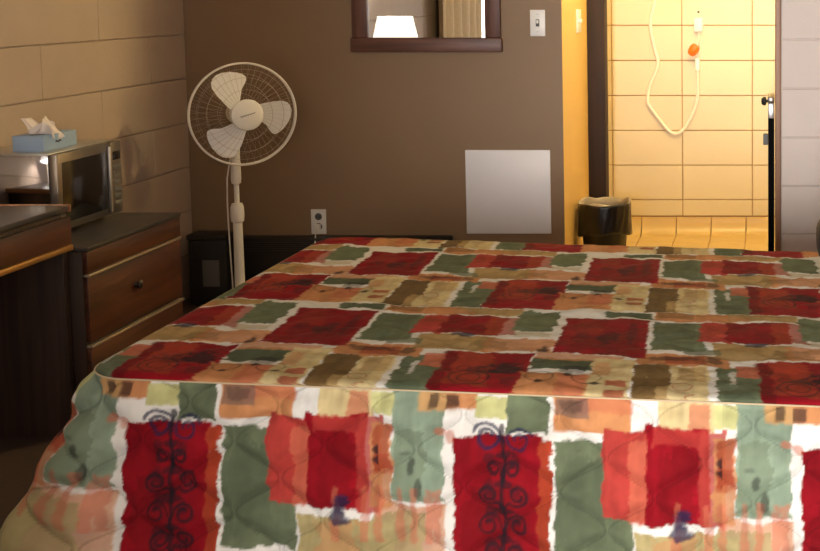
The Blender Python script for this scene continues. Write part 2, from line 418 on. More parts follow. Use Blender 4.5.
pn = thing('access_panel', (-1.192, YB, .29), 'plain white square access panel on the brown wall', 'panel')
MB().box((-1.386, YB-.012, .290), (-1.0, YB, .675), .003).build('board', M['paint_white'], pn)
for x in (-1.372, -1.014):
    for z in (.304, .661): MB().cyl((x, YB-.0135, z), (x, YB-.0115, z), .004, n=12).build('screw', M['paint_white'], pn)

# ------------------------------------------------------------------ baseboard heater, black box
ht = thing('baseboard_heater', (-2.0, YB-.05, 0), 'long black baseboard heater along the foot of the brown wall', 'heater')
MB().box((-2.60, YB-.085, .05), (-1.45, YB-.001, .283), .008).build('casing', M['black_heat'], ht)
g = MB()
for i in range(5): g.box((-2.56, YB-.088, .225+i*.009), (-1.49, YB-.0845, .229+i*.009))
g.build('grille', M['metal_dark'], ht)
for x in (-2.58, -1.47): MB().box((x-.02, YB-.08, 0), (x+.02, YB-.005, .05)).build('foot', M['black_heat'], ht)

bk = thing('storage_box', (-2.49, 5.50, 0), 'black box with a dull grey front panel in the corner by the fan', 'box')
MB().box((-2.575, 5.45, .008), (-2.405, 5.555, .298), .008).build('body', M['black'], bk)
MB().box((-2.58, 5.445, .2985), (-2.40, 5.558, .322), .006).build('lid', M['black_heat'], bk)
MB().box((-2.512, 5.4465, .09), (-2.438, 5.4505, .208), .001).build('front_panel', M['grey_panel'], bk)
for x in (-2.55, -2.43):
    for y in (5.475, 5.53): MB().cyl((x, y, 0), (x, y, .009), .012, n=12).build('foot', M['black_heat'], bk)

# ------------------------------------------------------------------ pedestal fan
fx, fy, fz = -2.222, 5.25, .878
yaw = R(37); ax = Vector((math.sin(yaw), -math.cos(yaw), .02)).normalized()
rx = Vector((math.cos(yaw), math.sin(yaw), 0)); uy = rx.cross(-ax) if rx.cross(-ax).z > 0 else -rx.cross(-ax)
px_, py_ = fx-.055*ax.x-.021, fy+.03
FR = Matrix(((rx.x, uy.x, ax.x, fx), (rx.y, uy.y, ax.y, fy), (rx.z, uy.z, ax.z, fz), (0, 0, 0, 1)))
def loc(x, y, z=0): return FR @ Vector((x, y, z))
fan = thing('pedestal_fan', (px_, py_, 0), 'white pedestal fan with a round wire cage and three blades', 'fan')
MB().lathe([(0, 0), (.16, 0), (.165, .008), (.155, .022), (.05, .04), (.03, .06), (.024, .075), (0, .075)], (px_, py_, 0), 48).build('base', M['fan_white'], fan)
MB().cyl((px_, py_, .07), (px_, py_, .43), .0215, .0185).build('lower_pole', M['fan_white'], fan)
MB().lathe([(.019, .41), (.026, .415), (.0285, .44), (.027, .475), (.021, .492), (.012, .494), (.012, .41)], (px_, py_, 0), 24).build('height_collar', M['fan_white'], fan)
MB().cyl((px_, py_, .43), (px_, py_, .60), .0105).build('upper_pole', M['fan_white'], fan)
MB().lathe([(.011, .575), (.019, .58), (.021, .60), (.019, .70), (.020, .83), (0, .84)], (px_, py_, 0), 24).build('neck', M['fan_white'], fan)
mh = MB().lathe([(0, -.13), (.034, -.127), (.045, -.11), (.050, -.07), (.046, -.045), (0, -.045)], loc(0, 0), 32, ax).build('motor_housing', M['fan_white'], fan)
def ring(mb, r, z, t, n=72, k=6): mb.tube([loc(r*math.cos(2*math.pi*i/n), r*math.sin(2*math.pi*i/n), z) for i in range(n)], t, k, True)
RR = .215
f_ = MB(); ring(f_, RR, 0, .0048); ring(f_, RR-.001, -.012, .004)
f_.build('grille_rim', M['fan_white'], fan)
def dome(r, sgn):
    t = r/RR
    return sgn*(.062*(1-t**2.6))
gf = MB()
for i in range(44):
    a = 2*math.pi*i/44
    gf.tube([loc(r*math.cos(a+.25*(1-r/RR)), r*math.sin(a+.25*(1-r/RR)), dome(r, 1)) for r in (.062, .09, .12, .15, .18, .2, RR)], .0005, 4)
for r in (.105, .155, .19): ring(gf, r, dome(r, 1), .0008, 64, 4)
gf.build('front_grille', M['wire'], fan)
gb = MB()
for i in range(44):
    a = 2*math.pi*(i+.5)/44
    gb.tube([loc(r*math.cos(a), r*math.sin(a), -.012+dome(r, -1)*1.15) for r in (.065, .09, .12, .15, .18, .2, RR)], .0005, 4)
for r in (.085, .13, .17): ring(gb, r, -.012+dome(r, -1)*1.15, .0008, 64, 4)
gb.build('rear_grille', M['wire'], fan)
hub = MB().lathe([(0, .070), (.05, .070), (.063, .066), (.066, .058), (.063, .050), (0, .050)], loc(0, 0), 40, ax).build('hub_badge', M['white_pl'], fan)
em = MB(); em.tube([loc(-.030+.060*t, -.007+.016*t+.0022*math.sin(t*34), .0708) for t in [i/24 for i in range(25)]], .0014, 5)
em.build('emblem', M['grey_mark'], hub)
MB().lathe([(0, .035), (.045, .034), (.05, .02), (.05, -.02), (0, -.03)], loc(0, 0), 32, ax).build('blade_hub', M['blade'], fan)
bl = [(-52, 10), (-78, 36), (-122, 84), (-145, 118), (-149, 140), (-143, 160), (-128, 178), (-104, 190), (-70, 196), (-34, 194), (-8, 187), (8, 176), (10, 162), (4, 144), (-10, 116), (-14, 80), (-18, 52)]
for k, da in enumerate((-4, -124, 117)):
    a = R(da); pts = [((x*math.cos(a)-y*math.sin(a))*.00090, (x*math.sin(a)+y*math.cos(a))*.00090) for x, y in bl]
    mid = math.atan2(120, -60)+a
    def hz(x, y, mid=mid):
        d = (math.atan2(y, x)-mid+math.pi) % (2*math.pi)-math.pi
        return .012*d/.6
    # subdivide the outline so that the twist reads as a curve
    P2 = []
    for (x0, y0), (x1, y1) in zip(pts, pts[1:]+pts[:1]):
        P2 += [(x0, y0), ((x0+x1)/2, (y0+y1)/2)]
    MB().prism(P2, lambda x, y: hz(x, y)-.0012, lambda x, y: hz(x, y)+.0012, FR).build('blade', M['blade'], fan)
cd = MB(); pts = [(px_-.02, py_, .70), (px_-.034, py_-.01, .6), (px_-.036, py_-.012, .5), (px_-.034, py_-.014, .42), (px_-.030, py_-.016, .3), (px_-.027, py_-.01, .15), (px_-.04, py_+.02, .06), (px_-.02, py_+.16, .024)]
pts += [(px_+.08, py_+.20, .012), (-2.0, 5.53, .012), (-1.99, 5.545, .1), (-2.05, 5.555, .26), (-2.062, 5.60, .30), (-2.0635, 5.628, .322)]
cd.tube(pts, .0032, 6); cd.box((-2.076, 5.618, .309), (-2.051, 5.6405, .335), .003)
cd.build('power_cord', M['fan_white'], fan)

# ------------------------------------------------------------------ wastebasket
wx, wy = -.803, 6.0
wb = thing('wastebasket', (wx, wy, 0), 'black wastebasket with a bag over its rim in the bathroom entry', 'wastebasket')
MB().lathe([(0, 0), (.088, 0), (.09, .005), (.119, .36), (.115, .36), (.086, .01), (0, .01)], (wx, wy, 0), 36).build('bin', M['bin'], wb)
lb = MB(); rnd = [random.uniform(-1, 1) for _ in range(400)]
def bagf(u, v):
    a = 2*math.pi*u
    r = .1265+.002*math.sin(5*a+2)*v+.0012*math.sin(11*a)*v+.0008*math.sin(19*a+6*v)+.004*v
    return (wx+r*math.cos(a), wy+r*math.sin(a), .377-.150*v-.010*v*math.sin(2*a+1)+.003*math.sin(5*a))
lb.sheet(bagf, 120, 10)
o = lb.build('bag_skirt', M['bag'], wb, ang=0); s_ = o.modifiers.new('thick', 'SOLIDIFY'); s_.thickness = .001; s_.offset = 1
li = MB()
def linf(u, v):
    a = 2*math.pi*u
    r = .1262-.016*min(1, v/.3)-.018*max(0, v-.3)+.002*math.sin(11*a+3*v)*v
    return (wx+r*math.cos(a), wy+r*math.sin(a), .377+.003*math.sin(5*a)+(.022*max(0, math.sin(3*a+.4))*math.sin(math.pi*min(1, v*2.2)) if v < .46 else 0)-.26*v*v)
li.sheet(linf, 120, 14)
li.build('bag_lining', M['bag_in'], wb, ang=0)

# ------------------------------------------------------------------ bathroom wall cord and its box
cb = thing('wall_box', (-.405, BY, 1.165), 'small white box high on the yellow bathroom wall above the orange connector', 'wall box')
MB().box((-.431, BY-.03, 1.165), (-.379, BY-.0005, 1.245), .006).build('cover', M['white_pl'], cb)
MB().cyl((-.405, BY-.012, 1.276), (-.405, BY, 1.276), .007, n=12).build('screw', M['grey_panel'], cb)

def smooth_path(pts, n=8):
    out = []
    P = [Vector(p) for p in pts]
    for i in range(len(P)-1):
        p0, p1, p2, p3 = P[max(0, i-1)], P[i], P[i+1], P[min(len(P)-1, i+2)]
        for k in range(n):
            t = k/n
            out.append(.5*((2*p1)+(-p0+p2)*t+(2*p0-5*p1+4*p2-p3)*t*t+(-p0+3*p1-3*p2+p3)*t**3))
    out.append(P[-1]); return out
ec = thing('hanging_cord', (-.56, BY-.01, .58), 'white cord hanging in a loop with an orange connector on the bathroom wall', 'cord')
yy = BY-.012
path = [(-.650, yy, 1.75), (-.655, yy, 1.5), (-.651, yy, 1.344), (-.674, yy, 1.24), (-.676, yy, 1.18), (-.655, yy, 1.07), (-.636, yy, 1.0), (-.648, yy, .94), (-.684, yy, .86), (-.696, yy, .775), (-.684, yy, .74), (-.645, yy, .685), (-.583, yy, .607), (-.537, yy, .583), (-.491, yy, .612), (-.450, yy, .68), (-.418, yy, .76), (-.410, yy-.004, .86), (-.410, yy-.012, .965)]
MB().tube(smooth_path(path), .0095, 10).build('cord', M['cordw'], ec)
MB().box((-.424, yy-.028, .945), (-.397, yy+.002, 1.015), .007).build('white_socket', M['white_pl'], ec)
oc = MB().lathe([(0, -.032), (.020, -.030), (.027, -.012), (.029, .012), (.022, .030), (0, .032)], (-.432, yy-.034, 1.062), 20, (.55, -.2, .8))
oc.build('orange_connector', M['orange'], ec)
MB().tube(smooth_path([(-.405, yy-.004, 1.17), (-.402, yy-.004, 1.13), (-.412, yy-.014, 1.09), (-.424, yy-.03, 1.075)]), .004, 8).build('lead', M['cordw'], ec)
MB().tube(smooth_path([(-.425, yy-.03, 1.045), (-.414, yy-.022, 1.03), (-.411, yy-.014, 1.01)]), .005, 8).build('lead', M['cordw'], ec)

# ------------------------------------------------------------------ slim folded stand in the opening
fs = thing('folded_stand', (.008, 5.36, 0), 'slim black folded stand with a knob, upright against the doorway edge', 'stand')
MB().box((-.008, 5.24, .03), (.018, 5.50, .86), .006).build('panel', M['bin_black'], fs)
MB().box((-.008, 5.238, .8605), (.018, 5.44, .925), .004).build('side_plate', M['steel'], fs)
MB().box((-.010, 5.236, .9255), (.019, 5.44, .953), .006).build('top_cap', M['silver'], fs)
MB().lathe([(.006, 0), (.006, .006), (.017, .010), (.019, .018), (.013, .028), (0, .030)], (-.0075, 5.25, .933), 20, (-1, 0, 0)).build('knob', M['black'], fs)
MB().box((-.029, 5.26, .745), (-.0085, 5.30, .792), .003).build('latch', M['grey_panel'], fs)
for y in (5.27, 5.47): MB().box((-.009, y-.015, 0), (.019, y+.015, .031), .004).build('foot', M['black'], fs)

# ------------------------------------------------------------------ bed under its bedspread
ZT = .624; K = .97
SH = .047                       # the top starts this far behind the printed repeat
Yf = lambda X: K*2.514+SH-.119*(X+K*1.359)
WQ = 1.435                      # depth of the top
XL0, XH = -1.418, .56           # foot end, head end
bed = thing('bed', (-.45, 3.15, 0), 'queen bed hidden beneath the patchwork bedspread', 'bed')
def slab(mb, x0, x1, q0, q1, z0, z1, r=.08):
    poly = []
    for cx, cq, a0 in ((x1-.01, q1-.01, 0), (x0+r, q1-r, 90), (x0+r, q0+r, 180), (x1-.01, q0+.01, 270)):
        rr = r if cx < 0 else .01
        for k in range(7):
            a = R(a0+15*k); x, q = cx+rr*math.cos(a), cq+rr*math.sin(a); poly.append((x, Yf(x)+q))
    return mb.prism(poly, z0, z1, Matrix.Identity(4))
slab(MB(), XL0+.06, XH, .05, WQ-.13, .335, ZT-.035).build('mattress', M['mattress'], bed)
slab(MB(), XL0+.08, XH, .07, WQ-.15, .15, .334).build('box_spring', M['mattress'], bed)
for x in (XL0+.2, XH-.1):
    for q in (.2, WQ-.2): MB().cyl((x, Yf(x)+q, 0), (x, Yf(x)+q, .151), .025).build('leg', M['metal_dark'], bed)
MB().prism([(XH+.005, Yf(XH)), (XH+.045, Yf(XH)), (XH+.045, Yf(XH)+WQ-.06), (XH+.005, Yf(XH)+WQ-.06)], .1, 1.0, Matrix.Identity(4)).build('headboard', M['walnut'], bed)

# --- value noise
rng = np.random.default_rng(5)
NT = rng.random((8, 64, 64))
def vnoise(x, y, k=0):
    xi, yi = np.floor(x).astype(int), np.floor(y).astype(int); fx_, fy_ = x-xi, y-yi
    fx_ = fx_*fx_*(3-2*fx_); fy_ = fy_*fy_*(3-2*fy_); T = NT[k % 8]
    g = lambda a, b: T[a % 64, b % 64]
    return (g(xi, yi)*(1-fx_)+g(xi+1, yi)*fx_)*(1-fy_)+(g(xi, yi+1)*(1-fx_)+g(xi+1, yi+1)*fx_)*fy_
def fbm(x, y, k=0, o=3):
    s = 0; a = .5; t = 0
    for i in range(o): s = s+a*vnoise(x*2**i+17*i, y*2**i+31*i, k+i); t += a; a *= .5
    return s/t-.5
def lin(c): return np.array(srgb(*c)[:3])
C = dict(red=(148, 14, 28), dred=(112, 12, 18), rust=(166, 62, 38), lred=(186, 66, 58), salmon=(206, 112, 84), orange=(212, 146, 96), tan=(188, 156, 104), olive=(118, 92, 54),
         cream=(228, 206, 152), green=(110, 120, 92), dgreen=(92, 102, 78), pgreen=(150, 168, 144), white=(244, 240, 232), black=(34, 26, 34), ygreen=(206, 204, 142), navy=(36, 38, 74), grey=(120, 100, 92), khaki=(176, 160, 112))
def paint(col, X, Y, rect, c, k=0, edge=.006, a=1., var=.24, soft=.003):
    x0, x1, y0, y1 = rect
    n1 = fbm(X*38, Y*38, k)*edge*2.4+fbm(X*130, Y*130, k+3)*edge*1.2
    n2 = fbm(X*38+9, Y*38+4, k+1)*edge*2.4+fbm(X*130+5, Y*130, k+4)*edge*1.2
    d = np.minimum(np.minimum(X+n1-x0, x1-X+n2), np.minimum(Y+n2-y0, y1-Y+n1))
    m = np.clip(d/soft+.5, 0, 1)*a
    v = 1+var*2*fbm(X*16+k*3, Y*16, k+2)+var*1.6*fbm(X*7+k*5, Y*7+k, k+1)+var*.9*fbm(X*60, Y*60+k, k+5)+var*1.2*fbm(X*75+k, Y*9, k+6)
    cc = lin(C[c] if isinstance(c, str) else c)
    col[:] = col*(1-m[:, None])+(cc[None, :]*v[:, None])*m[:, None]
def blob(col, X, Y, cx, cy, rx_, ry_, c='black', a=.85, k=0):
    d = np.sqrt(((X-cx)/rx_)**2+((Y-cy)/ry_)**2)+fbm(X*70, Y*70, k)*1.1
    m = np.clip((1-d)/.35, 0, 1)*a
    col[:] = col*(1-m[:, None])+lin(C[c])[None, :]*m[:, None]
def rings(col, X, Y, cx, cy, r, w, c='black', a=.8, sq=1.):
    d = np.abs(np.sqrt((X-cx)**2+((Y-cy)*sq)**2)-r)
    m = np.clip((w-d)/(.5*w), 0, 1)*a*np.clip(.9+1.2*fbm(X*40, Y*40, 2), 0, 1)
    col[:] = col*(1-m[:, None])+lin(C[c])[None, :]*m[:, None]

def stroke(col, X, Y, pts, w, c='black', a=.8):
    P = np.array(pts); lo, hi = P.min(0)-w*2, P.max(0)+w*2
    idx = np.nonzero((X > lo[0]) & (X < hi[0]) & (Y > lo[1]) & (Y < hi[1]))[0]
    if not len(idx): return
    d = np.full(len(idx), 1e9)
    for px, py in pts: d = np.minimum(d, (X[idx]-px)**2+(Y[idx]-py)**2)
    d = np.sqrt(d); wn = w*(1+.9*fbm(X[idx]*.09, Y[idx]*.09, 3))
    m = (np.clip((wn-d)/(.5*w), 0, 1)*a)[:, None]
    col[idx] = col[idx]*(1-m)+lin(C[c])[None, :]*m
def stitch_shade(col, x, y, a=.5, w=.0028):  # darkens quilting lines: thread tone plus crease shade put into the colour
    d = ogee(x, y); m = (np.clip((w-d)/(.5*w), 0, 1)*a)[:, None]
    col[:] = col*(1-m)+col*.35*m
def top_pattern(Xw, Q):
    P, PZ = .685, .69
    n = len(Xw); col = np.tile(lin(C['white']), (n, 1))*(1+.08*fbm(Xw*20, Q*20))[:, None]
    p = Xw+1.359+.05*Q-.685
    X = np.mod(p+.16, P)-.16; Y = np.mod(Q+.02, PZ)            # tile runs x -.16...525, y 0...69
    def pt(x0, x1, y0, y1, c, **k):
        for sx in (-P, 0, P):
            for sy in (-PZ, 0, PZ): 
                if x1+sx < -.19 or x0+sx > .56 or y1+sy < -.03 or y0+sy > .72: continue
                paint(col, X, Y, (x0+sx, x1+sx, y0+sy, y1+sy), c, **k)
    def bb(x, y, rx_, ry_, c='black', a=.85):
        for sx in (-P, 0, P): blob(col, X, Y, x+sx, y, rx_, ry_, c, a)
    # row of the big scroll patch
    pt(-0.030, 0.168, .005, .302, 'red', k=1); pt(0.000, 0.090, .09, .30, 'rust', k=2, edge=.012, a=.75); pt(-0.030, 0.005, .03, .29, 'dred', k=3, edge=.01, a=.7)
    pt(0.160, 0.355, .01, .172, 'orange', k=4, edge=.007); pt(0.240, 0.300, .05, .17, 'salmon', k=6, a=.6); pt(0.170, 0.310, .198, .282, 'dgreen', k=5, edge=.008)
    pt(0.175, 0.370, .27, .315, 'orange', k=1, a=.8)
    pt(0.305, 0.395, .005, .29, 'cream', k=2); pt(0.342, 0.385, .06, .09, 'rust', k=3, edge=.003, a=.8); pt(0.342, 0.385, .11, .14, 'rust', k=3, edge=.003, a=.8)
    pt(0.310, 0.345, .17, .26, 'orange', k=3, a=.6)
    pt(0.395, 0.475, .005, .262, 'olive', k=4); pt(0.445, 0.480, .01, .12, 'tan', k=5, a=.8)
    pt(0.475, 0.558, .005, .258, 'cream', k=6); pt(0.490, 0.550, .16, .25, 'tan', k=6, a=.8)
    pt(0.572, 0.660, .005, .266, 'green', k=7, edge=.007); pt(0.615, 0.660, .19, .275, 'salmon', k=1, a=.85); pt(0.600, 0.610, .14, .23, 'white', k=1, a=.7)
    pt(0.585, 0.645, .05, .10, 'dgreen', k=2, a=.9)
    # strips above
    pt(.40, .60, .262, .345, 'orange', k=2, edge=.009); pt(.46, .55, .27, .33, 'rust', k=3, a=.7)
    pt(-.12, .06, .312, .435, 'tan', k=3, edge=.008); pt(.04, .205, .312, .42, 'orange', k=5, edge=.010, a=.9); pt(.02, .1, .33, .4, 'olive', k=5, edge=.02, a=.4)
    # row of the big plain red patch
    pt(.208, .414, .318, .618, 'red', k=6); pt(.25, .40, .33, .46, 'dred', k=2, edge=.02, a=.6); pt(.23, .30, .48, .6, 'rust', k=2, edge=.02, a=.35)
    pt(.424, .545, .372, .606, 'green', k=3, edge=.008); pt(.50, .58, .350, .39, 'green', k=3, a=.8)
    pt(.535, .605, .44, .606, 'lred', k=4, edge=.009); pt(.54, .60, .5, .6, 'rust', k=4, a=.5)
    pt(-.088, .062, .448, .618, 'red', k=5, edge=.008); pt(.02, .10, .45, .61, 'rust', k=6, edge=.012, a=.8)
    pt(.085, .185, .485, .672, 'green', k=7, edge=.009); pt(.10, .19, .43, .47, 'khaki', k=7, a=.5)
    # thin row before the next repeat
    pt(-.16, .085, .628, .692, 'tan', k=1, edge=.008); pt(-.12, -.03, .625, .665, 'orange', k=1, a=.7)
    pt(.30, .418, .634, .684, 'dgreen', k=2, edge=.008); pt(.425, .6, .618, .69, 'orange', k=3, edge=.008); pt(.43, .52, .64, .69, 'olive', k=3, a=.6)
    # ink marks
    bb(.120, .195, .045, .05); bb(.07, .18, .03, .03, a=.5); bb(.14, .12, .02, .03, a=.4)
    rings(col, X, Y, .052, .135, .042, .004, a=.75); rings(col, X, Y, .052, .135, .024, .003, a=.65); rings(col, X, Y, .03, .19, .014, .003, a=.7); rings(col, X, Y, .075, .19, .014, .003, a=.7)
    bb(.185, .335, .018, .028); bb(-.02, .436, .026, .022, 'navy'); bb(.27, .20, .04, .03, a=.55); bb(.48, .31, .06, .022, a=.6); bb(.565, .30, .02, .025, a=.6)
    bb(.32, .46, .03, .06, a=.6); bb(.26, .47, .02, .04, a=.4); bb(.375, .50, .012, .10, a=.4); bb(.20, .12, .012, .012); bb(.32, .12, .014, .012); bb(.26, .165, .01, .01, a=.8)
    rings(col, X, Y, .20, .15, .03, .003, a=.6); rings(col, X, Y, .30, .15, .03, .003, a=.6)
    rings(col, X, Y, .525, .06, .022, .0025, 'rust', .7); rings(col, X, Y, .50, .12, .02, .0025, 'rust', .6)
    for yy_ in (.045, .105): paint(col, X, Y, (.585, .645, yy_, yy_+.005), 'black', edge=.002, a=.6)
    for xx_ in (.582, .642): paint(col, X, Y, (xx_, xx_+.005, .045, .108), 'black', edge=.002, a=.6)
    stitch_shade(col, Xw*K, Q*K, .22)
    return col

def drop_pattern(s, w):
    S = 1/476.; P = .708
    n = len(s); col = np.tile(lin(C['white']), (n, 1))
    X = np.mod(s/S-345+75, P/S)-75; Y = w/S                 # in print units, 337 to the repeat
    X = X.astype(float); XX, YY = X*S, Y*S
    def pt(x0, x1, y0, y1, c, **k):
        for sh in (-P/S, 0, P/S):
            if x1+sh < -80 or x0+sh > 270: continue
            paint(col, XX, YY, ((x0+sh)*S, (x1+sh)*S, y0*S, y1*S), c, **k)
    def bb(x, y, rx_, ry_, c='black', a=.85): blob(col, XX, YY, x*S, y*S, rx_*S, ry_*S, c, a)
    E_ = dict(edge=.003)
    pt(-80, -9, 112, 260, 'orange', k=1, a=.75); pt(-78, -30, 122, 260, 'khaki', k=2, a=.8, edge=.012)
    pt(-62, -10, -10, 110, 'pgreen', k=3); pt(-62, -30, 40, 108, 'green', k=4, edge=.012, a=.45)
    pt(-34, 24, -10, 17, 'orange', k=5, **E_); pt(-36, -8, -2, 17, 'tan', k=5, a=.7, **E_); pt(20, 53, 3, 23, 'ygreen', k=6, **E_)
    pt(0, 88, 40, 270, 'red', k=7); pt(84, 95, 44, 270, 'rust', k=1, edge=.008); pt(10, 60, 90, 190, 'dred', k=2, edge=.02, a=.5)
    pt(52, 93, -10, 37, 'green', k=3); pt(98, 174, -10, 34, 'orange', k=4, **E_); pt(120, 175, -8, 14, 'salmon', k=5, a=.5); pt(99, 132, 1, 20, 'grey', k=5, a=.7, **E_)
    pt(99, 156, 43, 163, 'green', k=6); pt(120, 176, 112, 165, 'green', k=6); pt(105, 150, 60, 150, 'dgreen', k=2, edge=.02, a=.5)
    pt(99, 176, 172, 270, 'rust', k=3, a=.8)
    pt(146, 192, 30, 118, 'lred', k=1); pt(172, 190, 40, 120, 'salmon', k=1, a=.6, edge=.008)
    pt(199, 254, -10, 28, 'cream', k=2, **E_); pt(183, 200, -10, 24, 'white', k=2, **E_); pt(228, 250, 2, 40, 'salmon', k=3, a=.7)
    pt(188, 250, 25, 119, 'red', k=4); pt(240, 264, 27, 121, 'lred', k=5, a=.9); pt(195, 250, 25, 42, 'lred', k=5, a=.6); pt(205, 238, 50, 112, 'dred', k=6, edge=.02, a=.35)
    pt(253, 276, 2, 23, 'ygreen', k=6, **E_); pt(252, 274, 33, 116, 'orange', k=7, a=.9)
    pt(177, 277, 127, 270, 'khaki', k=1); pt(200, 240, 130, 250, 'orange', k=2, a=.5, edge=.02)
    for x0 in (-58, -44, -28, -20, 215, 244, 258): pt(x0, x0+7, 95, 150, 'salmon', k=x0 % 7, a=.55)
    pt(-80, -64, 36, 80, 'rust', k=3, a=.7); pt(256, 274, 60, 84, 'rust', k=3, a=.5)
    # ink: stamps, splatter, ironwork scroll
    for x0, x1 in ((-25, -16), (-9, 5)):
        pt(x0, x1, 2, 15, 'black', k=1, a=.75, **E_)
    pt(103, 128, 4, 16, 'black', k=2, a=.35, edge=.006)
    bb(223, 112, 9, 11, 'navy'); bb(223, 128, 11, 9, 'navy'); bb(260, 58, 5, 5); bb(264, 70, 9, 10); bb(268, 80, 9, 6, a=.7); bb(275, 78, 5, 4)
    bb(-44, 75, 6, 10, a=.6); bb(-35, 95, 5, 12, a=.55); bb(-50, 62, 8, 4, a=.35)
    bb(-16, 38, 7, 6, 'salmon', .6); bb(-4, 42, 5, 6, 'salmon', .6)
    ctr = 48
    for (x, y, r, d, t0) in ((33, 42, 15, 1, 200), (63, 46, 14, -1, -20), (39, 74, 8, -1, 30), (57, 74, 8, 1, 150), (34, 99, 11, 1, 40), (63, 99, 11, -1, 140), (34, 130, 11, -1, 0), (62, 131, 11, 1, 180), (38, 158, 10, 1, 40), (59, 158, 10, -1, 140)):
        pts = []
        for k in range(56):
            t = k/55.; a = R(t0)+d*t*2*math.pi*1.35; rr = r*(1-.62*t)
            pts.append((x+rr*math.cos(a), y+rr*math.sin(a)))
        pts += [(pts[0][0]+(ctr-pts[0][0])*q, pts[0][1]+(7)*q) for q in (.2, .4, .6, .8, 1.)]
        stroke(col, X, Y, pts, 2.1, 'navy' if y < 50 else 'black', .8)
    stroke(col, X, Y, [(ctr+1.2*math.sin(y*.11), y) for y in range(30, 200, 1)], 2.8, 'black', .8)
    for y in (60, 88, 116, 145): bb(ctr, y, 10, 5, a=.7); bb(ctr-13, y+4, 7, 9, a=.5); bb(ctr+12, y+8, 6, 8, a=.45)
    stitch_shade(col, s*K, w*K+.03)
    return col

def ogee(x, y, L=.096, Hh=.15):
    """distance to a network of touching wavy quilting lines"""
    best = None
    k0 = np.round(x/L)
    for dk in (-1, 0, 1):
        k = k0+dk; sg = np.where(np.mod(k, 2) == 0, 1., -1.)
        lx_ = k*L+sg*L*.46*np.cos(2*np.pi*y/Hh)
        slope = sg*L*.46*2*np.pi/Hh*np.sin(2*np.pi*y/Hh)
        d = np.abs(x-lx_)/np.sqrt(1+slope**2)
        best = d if best is None else np.minimum(best, d)
    return best
def quilt(x, y, amp=.004):
    d = ogee(x, y)
    return amp*(1-np.exp(-(d/.017)**1.3))-amp

def grid_mesh(name, V, col, nu, nv, parent, m):
    me = bpy.data.meshes.new(name)
    i = np.arange(nu-1)[:, None]*nv+np.arange(nv-1)[None, :]
    F = np.stack([i, i+nv, i+nv+1, i+1], -1).reshape(-1, 4).astype(np.int32)
    me.vertices.add(len(V)); me.vertices.foreach_set('co', (V-np.array(ORG[parent.name])[None, :]).astype(np.float32).ravel())
    me.loops.add(F.size); me.loops.foreach_set('vertex_index', F.ravel())
    me.polygons.add(len(F)); me.polygons.foreach_set('loop_start', np.arange(0, F.size, 4, dtype=np.int32))
    me.update(calc_edges=True)
    at = me.color_attributes.new('print', 'FLOAT_COLOR', 'POINT')
    at.data.foreach_set('color', np.concatenate([np.clip(col*.57, 0, 1), np.ones((len(col), 1))], 1).astype(np.float32).ravel())
    me.materials.append(m); me.shade_smooth()
    o = bpy.data.objects.new(name, me); COL.objects.link(o); o.parent = parent; ORG[o.name] = ORG[parent.name]
    return o

cloth = bpy.data.materials.new('patchwork_print'); cloth.use_nodes = True
nt = cloth.node_tree; b_ = nt.nodes['Principled BSDF']; b_.inputs['Roughness'].default_value = .75; b_.inputs['Roughness'].default_value = .9; b_.inputs['Specular IOR Level'].default_value = .12
at_ = nt.nodes.new('ShaderNodeAttribute'); at_.attribute_name = 'print'; nt.links.new(at_.outputs['Color'], b_.inputs['Base Color'])
tc = nt.nodes.new('ShaderNodeTexCoord'); nn = nt.nodes.new('ShaderNodeTexNoise'); nn.inputs['Scale'].default_value = 900
bp = nt.nodes.new('ShaderNodeBump'); bp.inputs['Strength'].default_value = .15; bp.inputs['Distance'].default_value = .001
nt.links.new(tc.outputs['Object'], nn.inputs['Vector']); nt.links.new(nn.outputs['Fac'], bp.inputs['Height']); nt.links.new(bp.outputs['Normal'], b_.inputs['Normal'])

bs = thing('bedspread', (-.45, 3.15, ZT), 'quilted patchwork bedspread in red, green, orange and white over the bed', 'bedspread')
RC = .10                                       # plan radius of the foot corners
def xleft(q):
    q = np.asarray(q, float); r = np.zeros_like(q)
    a = np.clip(RC-q, 0, RC); b = np.clip(q-(WQ-RC), 0, RC); t = np.maximum(a, b)
    return XL0+RC-np.sqrt(np.maximum(RC*RC-t*t, 0))
def edge_round(d, r=.04, h=.013):
    t = np.clip(1-d/r, 0, 1); return -h*(1-np.sqrt(np.maximum(1-t*t, 0)))
nu, nv = 500, 380
uu = np.linspace(0, 1, nu); qq = WQ*(.5-.5*np.cos(np.pi*np.linspace(0, 1, nv)))*.25+WQ*np.linspace(0, 1, nv)*.75
U, Q = np.meshgrid(uu, qq, indexing='ij'); U, Q = U.ravel(), Q.ravel()
xl = xleft(Q); X = xl+(XH-xl)*U
QA = Q*(1-.040*np.clip((X-XL0)/1.6, 0, 1.2))       # the far edge runs in a little towards the head
dmin = np.minimum(np.minimum(Q, WQ-Q), np.sqrt((X-XL0)**2))
# distance to the rounded corner
for qc in (RC, WQ-RC):
    inx = (X < XL0+RC) & ((Q < RC) if qc == RC else (Q > WQ-RC))
    dmin = np.where(inx, RC-np.sqrt((X-XL0-RC)**2+(Q-qc)**2), dmin)
dmin = np.maximum(dmin, 0)
fade = np.clip(dmin/.03, 0, 1)
Z = ZT+edge_round(dmin)+fade*(quilt(X, Q, .0025)+.010*fbm(X*7, Q*7, 1)+.006*fbm(X*24, Q*24, 3))
V = np.stack([X, Yf(X)+QA, Z], 1)
grid_mesh('top_panel', V, top_pattern(X/K, (QA+SH)/K), nu, nv, bs, cloth)

